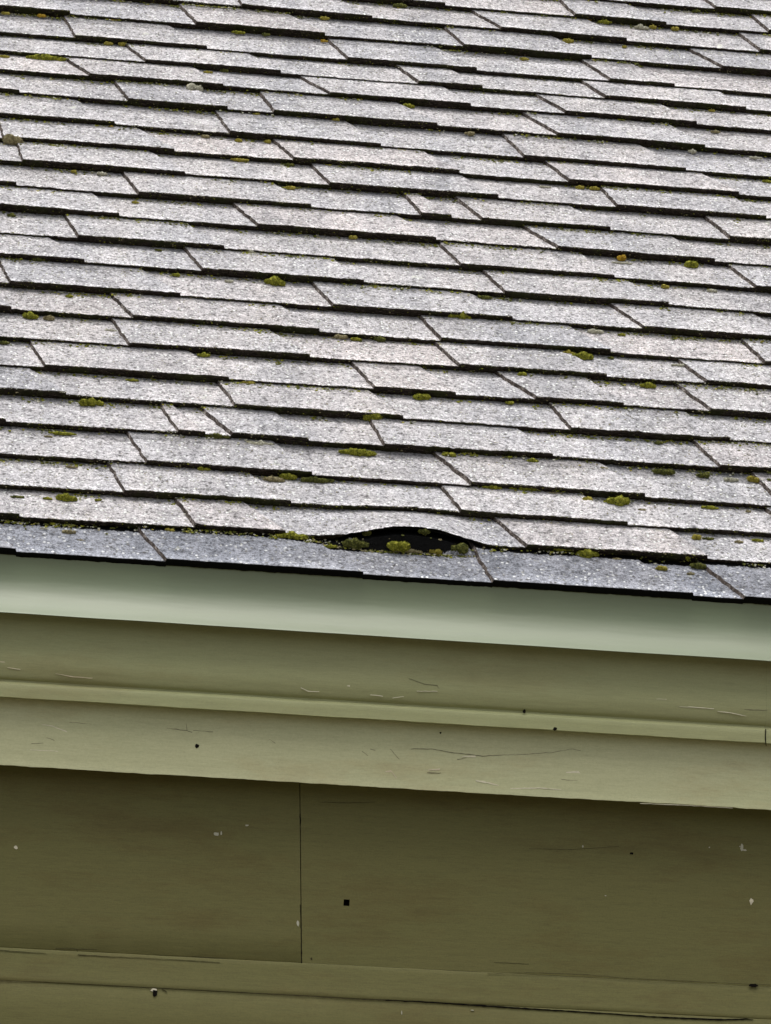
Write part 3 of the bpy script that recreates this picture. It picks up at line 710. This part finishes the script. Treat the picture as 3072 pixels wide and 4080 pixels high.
big = [
 (OO, *zc(480, 332), 100, 44, 'dark', 'dark green moss mound at the left end inside the gap under the buckled shingle', .012),
 (OO, *zc(742, 346), 76, 50, 'green', 'yellow-green moss mound in the middle of the gap under the buckled shingle', .022),
 (OO, *zc(1092, 364), 76, 50, 'dark', 'round dark green moss ball at the right end of the gap under the buckled shingle', .012),
 (OO, *zc(958, 376), 54, 26, 'yellow', 'pale yellow lichen lump at the lip of the gap, between two moss mounds', .007),
 (OO, *zc(548, 265), 30, 26, 'dark', 'small dark moss tuft hanging from the left shoulder of the buckled shingle', .028),
 (OO, *zc(895, 256), 46, 20, 'dark', 'small olive moss tuft stuck under the crest of the buckled shingle', .055),
 (OO, *zc(90, 288), 140, 34, 'green', 'flat green moss mat in the joint just left of the gap', .010),
 (T7, 285, 202, 78, 28, 'green', 'olive moss cushion in the second joint from the gutter, left part of the photo', .010),
 (T7, 735, 343, 38, 18, 'yellow', 'small yellow lichen knob above the bluish eave shingles, left of the gap', .008),
 (T7, 880, 80, 46, 24, 'green', 'small olive moss knob in the fourth joint from the gutter, left part of the photo', .009),
 (T7, 1245, 108, 60, 24, 'green', 'green moss tuft beside a pale tan lichen patch, upper left of the gap', .010),
 (T7, 1370, 124, 150, 22, 'dark', 'long dark moss strip under a shingle edge, above and left of the gap', .009),
 (T7, 1180, 121, 84, 22, 'tan', 'pale tan lichen patch at the left end of a dark moss strip', .007),
 (T8, 870, 445, 92, 38, 'green', 'bright green moss cushion in the lowest joint, right of the gap', .010),
 (T8, 770, 424, 90, 18, 'green', 'thin moss strip on the shingle edge just right of the gap', .014),
 (T8, 1190, 440, 130, 18, 'yellow', 'yellowish moss strip lying along the lowest joint near the right edge', .016),
 (T8, 1310, 455, 56, 24, 'green', 'green moss tuft at the right end of a yellowish strip in the lowest joint', .012),
 (T8, 1195, 505, 40, 24, 'yellow', 'pale yellow-green lichen spot on the eave shingles near the right edge', .006),
 (T8, 1352, 495, 62, 22, 'dark', 'dark moss tuft on the eave shingles near the right edge', .008),
 (T8, 1345, 372, 32, 26, 'yellow', 'small upright yellow moss tuft in the second joint, right side', .008),
 (T8, 462, 160, 84, 22, 'green', 'leftmost of the three green moss cushions in a row right of centre, above the gap', .010),
 (T8, 592, 163, 124, 28, 'green', 'widest moss cushion of the row right of centre, above the gap', .010),
 (T8, 732, 184, 62, 16, 'tan', 'flat tan moss scrap between the moss row and the yellow knob', .008),
 (T8, 870, 212, 40, 28, 'yellow', 'yellow moss knob between the row of cushions and the bright mound', .009),
 (T8, 1010, 216, 92, 34, 'green', 'bright yellow-green moss mound at the right end of the row above the gap', .011),
 (T8, 275, 18, 52, 26, 'green', 'green moss tuft at the top of a slanting seam near the centre line', .010),
 (T8, 635, 42, 50, 20, 'green', 'flat green moss tuft in the fourth joint, right of the centre line', .009),
 (T8, 1205, 88, 96, 22, 'dark', 'pair of joined olive moss tufts in the third joint on the right side', .009),
 (T8, 1370, 103, 60, 18, 'dark', 'faint dark moss tuft in the third joint on the right side', .008),
 (T8, 1590, 120, 50, 28, 'yellow', 'pale green lichen tuft in the third joint next to the right edge', .009),
 (T8, 1495, 122, 66, 16, 'pale', 'white lichen crust in the third joint near the right edge', .006),
 (T5, 380, 438, 62, 38, 'green', 'bright green round moss cushion on the left side, halfway down the roof', .012),
 (T5, 1605, 500, 66, 38, 'green', 'bright green moss cushion near the centre, at the top of a slanting seam', .012),
 (T5, 132, 66, 62, 24, 'green', 'olive moss tuft near the left edge, beside a smaller brown tuft', .009),
 (T5, 212, 75, 44, 18, 'tan', 'brownish moss tuft just right of an olive one near the left edge', .008),
 (T5, 1075, 358, 56, 20, 'yellow', 'yellow moss tuft left of centre, in the joint above a bright round cushion', .008),
 (T5, 1545, 655, 165, 24, 'green', 'long flat olive moss strip under a shingle edge near the centre', .009),
 (T5, 1125, 622, 110, 26, 'pale', 'cream lichen crust spilling down from a joint left of centre', .006),
 (T5, 1195, 648, 50, 18, 'pale', 'cream lichen flake at the lower right of the crust left of centre', .005),
 (T5, 940, 585, 110, 18, 'dark', 'dark olive moss strip on the edge left of the cream lichen crust', .014),
 (T6, 320, 68, 100, 32, 'green', 'bright green moss tuft below a thick tab end, right of centre', .010),
 (T6, 850, 240, 84, 32, 'green', 'bright green moss mound with a small outlier on the right half of the roof', .011),
 (T6, 790, 228, 50, 22, 'yellow', 'yellowish moss scrap just left of a bright green mound', .009),
 (T6, 1135, 366, 66, 22, 'green', 'green moss tuft in a joint at the right, above a faint seam', .009),
 (T6, 160, 415, 64, 30, 'green', 'green moss cushion in a joint just right of the centre line', .010),
 (T6, 905, 133, 66, 18, 'pale', 'white lichen crust at a tab corner, right of centre', .006),
 (T6, 590, 322, 34, 24, 'green', 'small green moss tuft under a split shingle edge, right of centre', .010),
 (T3, 1185, 570, 86, 30, 'green', 'yellow-green moss mound with a pale fringe, left of centre in the upper roof', .011),
 (T3, 160, 474, 80, 24, 'dark', 'dark green moss tuft near the left edge in the upper roof', .009),
 (T4, 1320, 495, 48, 28, 'green', 'fresh green moss tuft at the right, beside an orange lichen knob', .010),
 (T4, 1020, 465, 32, 28, 'orange', 'orange lichen knob at the right, beside a fresh green tuft', .010),
 (T1, 60, 610, 68, 42, 'tan', 'large tan lichen knob at the left edge near the top', .014),
 (T2, 865, 80, 54, 26, 'orange', 'bright orange lichen patch near the top right, left of a white crust', .008),
 (T2, 1104, 122, 58, 22, 'pale', 'white lichen crust near the top right, between orange and yellow spots', .006),
 (T1, 840, 388, 62, 40, 'pale', 'white lichen bump with an orange cap, upper left of the roof', .008),
 (T1, 826, 373, 34, 14, 'orange', 'orange lichen cap on top of a white bump, upper left of the roof', .016),
 (T1, 195, 252, 170, 24, 'green', 'long pale green moss fringe at the left edge near the top', .008),
]
for tl, a, b_, wp, hp, kd, lb, h0 in big:
    nm = 'moss_clump' if kd in ('green', 'dark') else 'lichen_patch'
    if 'moss' in lb and nm == 'lichen_patch': nm = 'moss_clump'
    clump(tl, a, b_, wp, hp, kd, lb, 'moss' if nm == 'moss_clump' else 'lichen', 'moss and lichen growing on the shingles', nm, h0)
small = {
 'yellow': [(T1, 470, 190, 40, 26), (T1, 530, 192, 44, 22), (T1, 1030, 608, 38, 18), (T1, 1155, 613, 28, 22), (T1, 900, 313, 44, 16), (T1, 1450, 520, 36, 22), (T1, 1107, 495, 34, 16), (T1, 1405, 80, 44, 20),
            (T1, 25, 58, 40, 16), (T1, 20, 245, 44, 20), (T2, 1155, 118, 34, 18), (T2, 1250, 125, 36, 20), (T2, 790, 178, 54, 22), (T2, 600, 255, 50, 16), (T2, 845, 513, 36, 14), (T2, 1410, 478, 26, 14), (T2, 1033, 203, 26, 12),
            (T3, 585, 225, 32, 16), (T3, 1045, 42, 76, 18), (T3, 1418, 67, 32, 18), (T3, 1255, 162, 40, 26), (T3, 1525, 376, 34, 24), (T3, 1645, 292, 40, 16), (T3, 320, 92, 24, 20), (T4, 840, 160, 44, 20), (T4, 905, 165, 50, 22),
            (T4, 1225, 185, 30, 14), (T4, 1210, 590, 34, 24), (T4, 60, 0, 60, 14), (T2, 80, 655, 56, 14), (T1, 1020, 690, 54, 16)],
 'orange': [(T1, 475, 550, 26, 16), (T1, 1400, 178, 32, 14), (T1, 180, 68, 34, 20), (T1, 495, 86, 30, 16)],
 'tan': [(T1, 885, 590, 42, 20), (T2, 365, 578, 46, 22), (T2, 1020, 172, 60, 20), (T2, 1425, 570, 44, 18), (T5, 1475, 156, 62, 24), (T5, 780, 106, 32, 16), (T5, 992, 120, 22, 12), (T5, 210, 585, 40, 12), (T8, 1107, 252, 34, 22), (T8, 1000, 466, 44, 16), (T8, 1318, 528, 36, 18), (T7, 300, 348, 64, 24), (T7, 350, 384, 34, 14),
         (T7, 310, 66, 66, 12), (T3, 1215, 172, 40, 14), (T8, 945, 76, 36, 24), (T8, 1525, 390, 46, 16), (T8, 1568, 258, 22, 16), (T3, 70, 28, 30, 14)],
 'pale': [(T3, 1085, 442, 62, 24), (T3, 440, 100, 50, 20), (T4, 785, 356, 60, 22), (T4, 1410, 606, 50, 18), (T2, 1325, 655, 40, 20), (T4, 1020, 486, 110, 12), (T6, 1270, 278, 80, 18), (T3, 990, 565, 44, 16), (T3, 615, 526, 60, 12), (T4, 1030, 682, 44, 20), (T4, 690, 158, 60, 14), (T5, 480, 128, 60, 16), (T7, 190, 332, 40, 10), (T4, 1600, 32, 70, 14)],
 'green': [(T2, 100, 460, 60, 24), (T2, 60, 26, 70, 22), (T1, 1030, 140, 64, 16), (T1, 970, 306, 44, 18), (T1, 240, 622, 80, 14), (T1, 640, 366, 60, 14), (T1, 370, 72, 34, 12), (T1, 1150, 150, 40, 14), (T2, 950, 96, 70, 18), (T2, 1345, 48, 34, 14), (T3, 762, 537, 36, 22), (T3, 50, 280, 44, 18), (T3, 300, 630, 38, 18), (T3, 1250, 62, 48, 16), (T3, 1620, 590, 66, 18), (T3, 685, 430, 36, 12),
           (T4, 1650, 133, 50, 14), (T4, 430, 635, 70, 18), (T5, 1540, 165, 52, 20), (T5, 1640, 165, 52, 26), (T5, 880, 234, 60, 24), (T5, 985, 225, 44, 14), (T5, 572, 342, 66, 14), (T5, 1520, 401, 38, 16), (T5, 430, 442, 44, 22), (T5, 20, 180, 50, 18), (T5, 270, 572, 150, 18), (T5, 1185, 492, 36, 14), (T6, 535, 440, 42, 18), (T6, 275, 670, 54, 24), (T6, 640, 690, 56, 14), (T6, 1255, 488, 60, 14), (T6, 1470, 478, 120, 18), (T6, 973, 246, 30, 14), (T6, 1020, 145, 40, 14),
           (T6, 1180, 612, 40, 20), (T6, 1385, 622, 40, 12), (T6, 60, 390, 70, 12), (T7, 205, 202, 44, 18), (T7, 75, 196, 70, 16), (T7, 425, 208, 30, 14), (T8, 70, 248, 50, 22), (T8, 1400, 242, 90, 18), (T8, 1395, 376, 60, 16), (T8, 1610, 384, 60, 18), (T8, 1660, 128, 30, 30), (T7, 1200, 6, 50, 18), (T7, 1560, 6, 160, 16), (OO, *zc(330, 345), 70, 20), (OO, *zc(380, 258), 60, 16), (OO, *zc(265, 262), 36, 18)],
}
adj = {'yellow': 'tiny yellow lichen tuft', 'orange': 'tiny orange lichen dot', 'tan': 'small tan lichen scrap', 'pale': 'small whitish lichen flake', 'green': 'small olive moss tuft'}
ORD = 'lowest second third fourth fifth sixth seventh eighth ninth tenth eleventh twelfth thirteenth fourteenth fifteenth sixteenth seventeenth eighteenth nineteenth twentieth twenty-first twenty-second twenty-third twenty-fourth twenty-fifth twenty-sixth'.split()
ZONE = ['at extreme left', 'at far left', 'at left', 'left of centre', 'at centre', 'right of centre', 'at right', 'at far right', 'at extreme right']
made = {}
for kd, L in small.items():
    for q_, (tl, a, b_, wp, hp) in enumerate(L):
        x, y = tl[0]+a*K_, tl[1]+b_*K_
        n = max(0, min(25, int(round(uv_of(x, y, .008)[1]/EXP-.25))-1+0))
        z = ZONE[min(8, int(x/3072*9))]
        kind_ = 'dark' if kd == 'green' and q_ % 2 else kd
        o = clump(tl, a, b_, wp, hp*.85, kind_, '-', 'moss' if kd == 'green' else 'lichen', 'small %s tufts in the shingle joints' % kd, 'moss_tuft' if kd == 'green' else 'lichen_tuft', .008, n_leaf=70)
        made.setdefault((adj[kd], n, z), []).append((x, o))
for (ad_, n, z), L in made.items():
    L.sort(key=lambda p: p[0])
    for i, (x, o) in enumerate(L):
        short = ad_.split(' ', 1)[1]+'s'
        pre = ad_ if len(L) == 1 else (('left', 'right')[i]+' of two '+short if len(L) == 2 else ('left', 'middle', 'right')[min(i, 2)]+' of three '+short)
        o['label'] = pre+' in the '+ORD[n]+' joint above the gutter '+z
clump(OO, *zc(800, 374), 130, 15, 'tan', 'long tan lichen crust lying on the eave shingle at the lip of the gap', 'lichen', 'moss and lichen growing on the shingles', 'lichen_patch', .006)

# fine growth nobody could count: crumbs of moss and lichen along every joint
r = random.Random(77)
vs, fs, mi = [], [], []
kinds = ['dark', 'green', 'yellow', 'tan', 'pale']
def surf(n, u, t):
    """height of course n at fraction t above its own edge"""
    hh_ = HB*(1-t)
    for s, e, ds, de in TEETH[n]:
        if s+ds*t < u < e+de*t: hh_ += HT; break
    return hh_+float(lift(n, u, t))
def crumb(c, s, k):
    b0 = len(vs)
    dirs = [(1, 0, .1), (0, 1, .1), (-1, 0, .1), (0, -1, .1), (0, 0, 1), (.7, .7, .55), (-.7, .7, .55), (-.7, -.7, .55), (.7, -.7, .55)]
    for d in dirs:
        f = s*r.uniform(.6, 1.25)
        vs.append(c+XA*d[0]*f*1.3+VA*d[1]*f+NA*d[2]*f)
    for q in ((0, 5, 4), (5, 1, 4), (1, 6, 4), (6, 2, 4), (2, 7, 4), (7, 3, 4), (3, 8, 4), (8, 0, 4)):
        fs.append(tuple(b0+i for i in q)); mi.append(k)
for n in range(1, 27):
    ab = COURSES[n][0]
    drift0 = ab[0]; 
    for k in range(2300):
        u = r.uniform(-.8, 3.3)
        d = .5+.5*mn.noise((u*3.1, n*5.3, 0))+.35*mn.noise((u*14, n*3.3, 5))
        if r.random() > max(.0, (d-.42))*2.2: continue
        tt = 1-abs(r.gauss(0, .075))
        if n == 1 and lift(1, u, 0) > .003: continue
        drift = (drift0+ab[1]*(min(3, max(-.5, u))-1.2))*EXP
        v_ = n*EXP+drift-(1-tt)*EXP
        h = surf(n-1, u, tt)
        x = r.random()
        kk = 0 if x < .36 else 1 if x < .56 else 2 if x < .62 else 3 if x < .70 else 4
        s = r.uniform(.0010, .0038)*(1.3 if kk < 2 else 1.0)
        crumb(P_(u, v_, h+.0003), s, kk)
    for k in range(1500):                # growth and grit clinging to the exposed front edges
        u = r.uniform(-.8, 3.3)
        if n == 1 and lift(1, u, 0) > .003: continue
        d = .5+.5*mn.noise((u*2.3, n*9.1, 7))
        if r.random() > .25+d*.6: continue
        drift = (drift0+ab[1]*(min(3, max(-.5, u))-1.2))*EXP
        top = surf(n, u, 0)
        if r.random() < .45: h = top-r.uniform(0, .0015); kk = 4 if r.random() < .7 else 3; s = r.uniform(.0007, .0017)
        else: h = top*r.random()**1.5; kk = 0 if r.random() < .6 else (1 if r.random() < .5 else 3); s = r.uniform(.001, .0026)
        crumb(P_(u, n*EXP+drift-.0012+r.uniform(-.001, .002), h), s, kk)
    for k in range(900):                 # pale lichen bumps standing on the shingle faces
        u = r.uniform(-.8, 3.3); tt = r.random()**.6*.92+.03
        h = surf(n, u, tt); drift = (drift0+ab[1]*(min(3, max(-.5, u))-1.2))*EXP
        crumb(P_(u, n*EXP+drift+tt*EXP, h-.0003), r.uniform(.0009, .0024), 4 if r.random() < .85 else 3)
for k in range(260):
    u = r.uniform(-.8, 3.3); tt = r.random()*.85+.1
    if lift(1, u, 0) > .004 and tt > .8: continue
    crumb(P_(u, tt*EXP, surf(0, u, tt)-.0003), r.uniform(.0008, .0020), 4)
for k in range(420):                     # debris packed along the lip of the gap
    u = r.uniform(BX[1], BX[-2]); f_ = float(np.interp(u, BX, BY))
    tt = 1.0-.012/.143*r.random()-(.19*min(1, f_/.03))*.6+abs(r.gauss(0, .06))
    x = r.random(); kk = 0 if x < .45 else 1 if x < .62 else 3 if x < .88 else 4
    crumb(P_(u, tt*EXP, surf(0, u, tt)), r.uniform(.0012, .0042), kk)
o = raw('moss_and_lichen', vs, fs, [MOSS[k] for k in kinds], None, False, mi)
tag(o, 'fine moss and pale lichen specks scattered along the shingle joints', 'moss', kind='stuff')
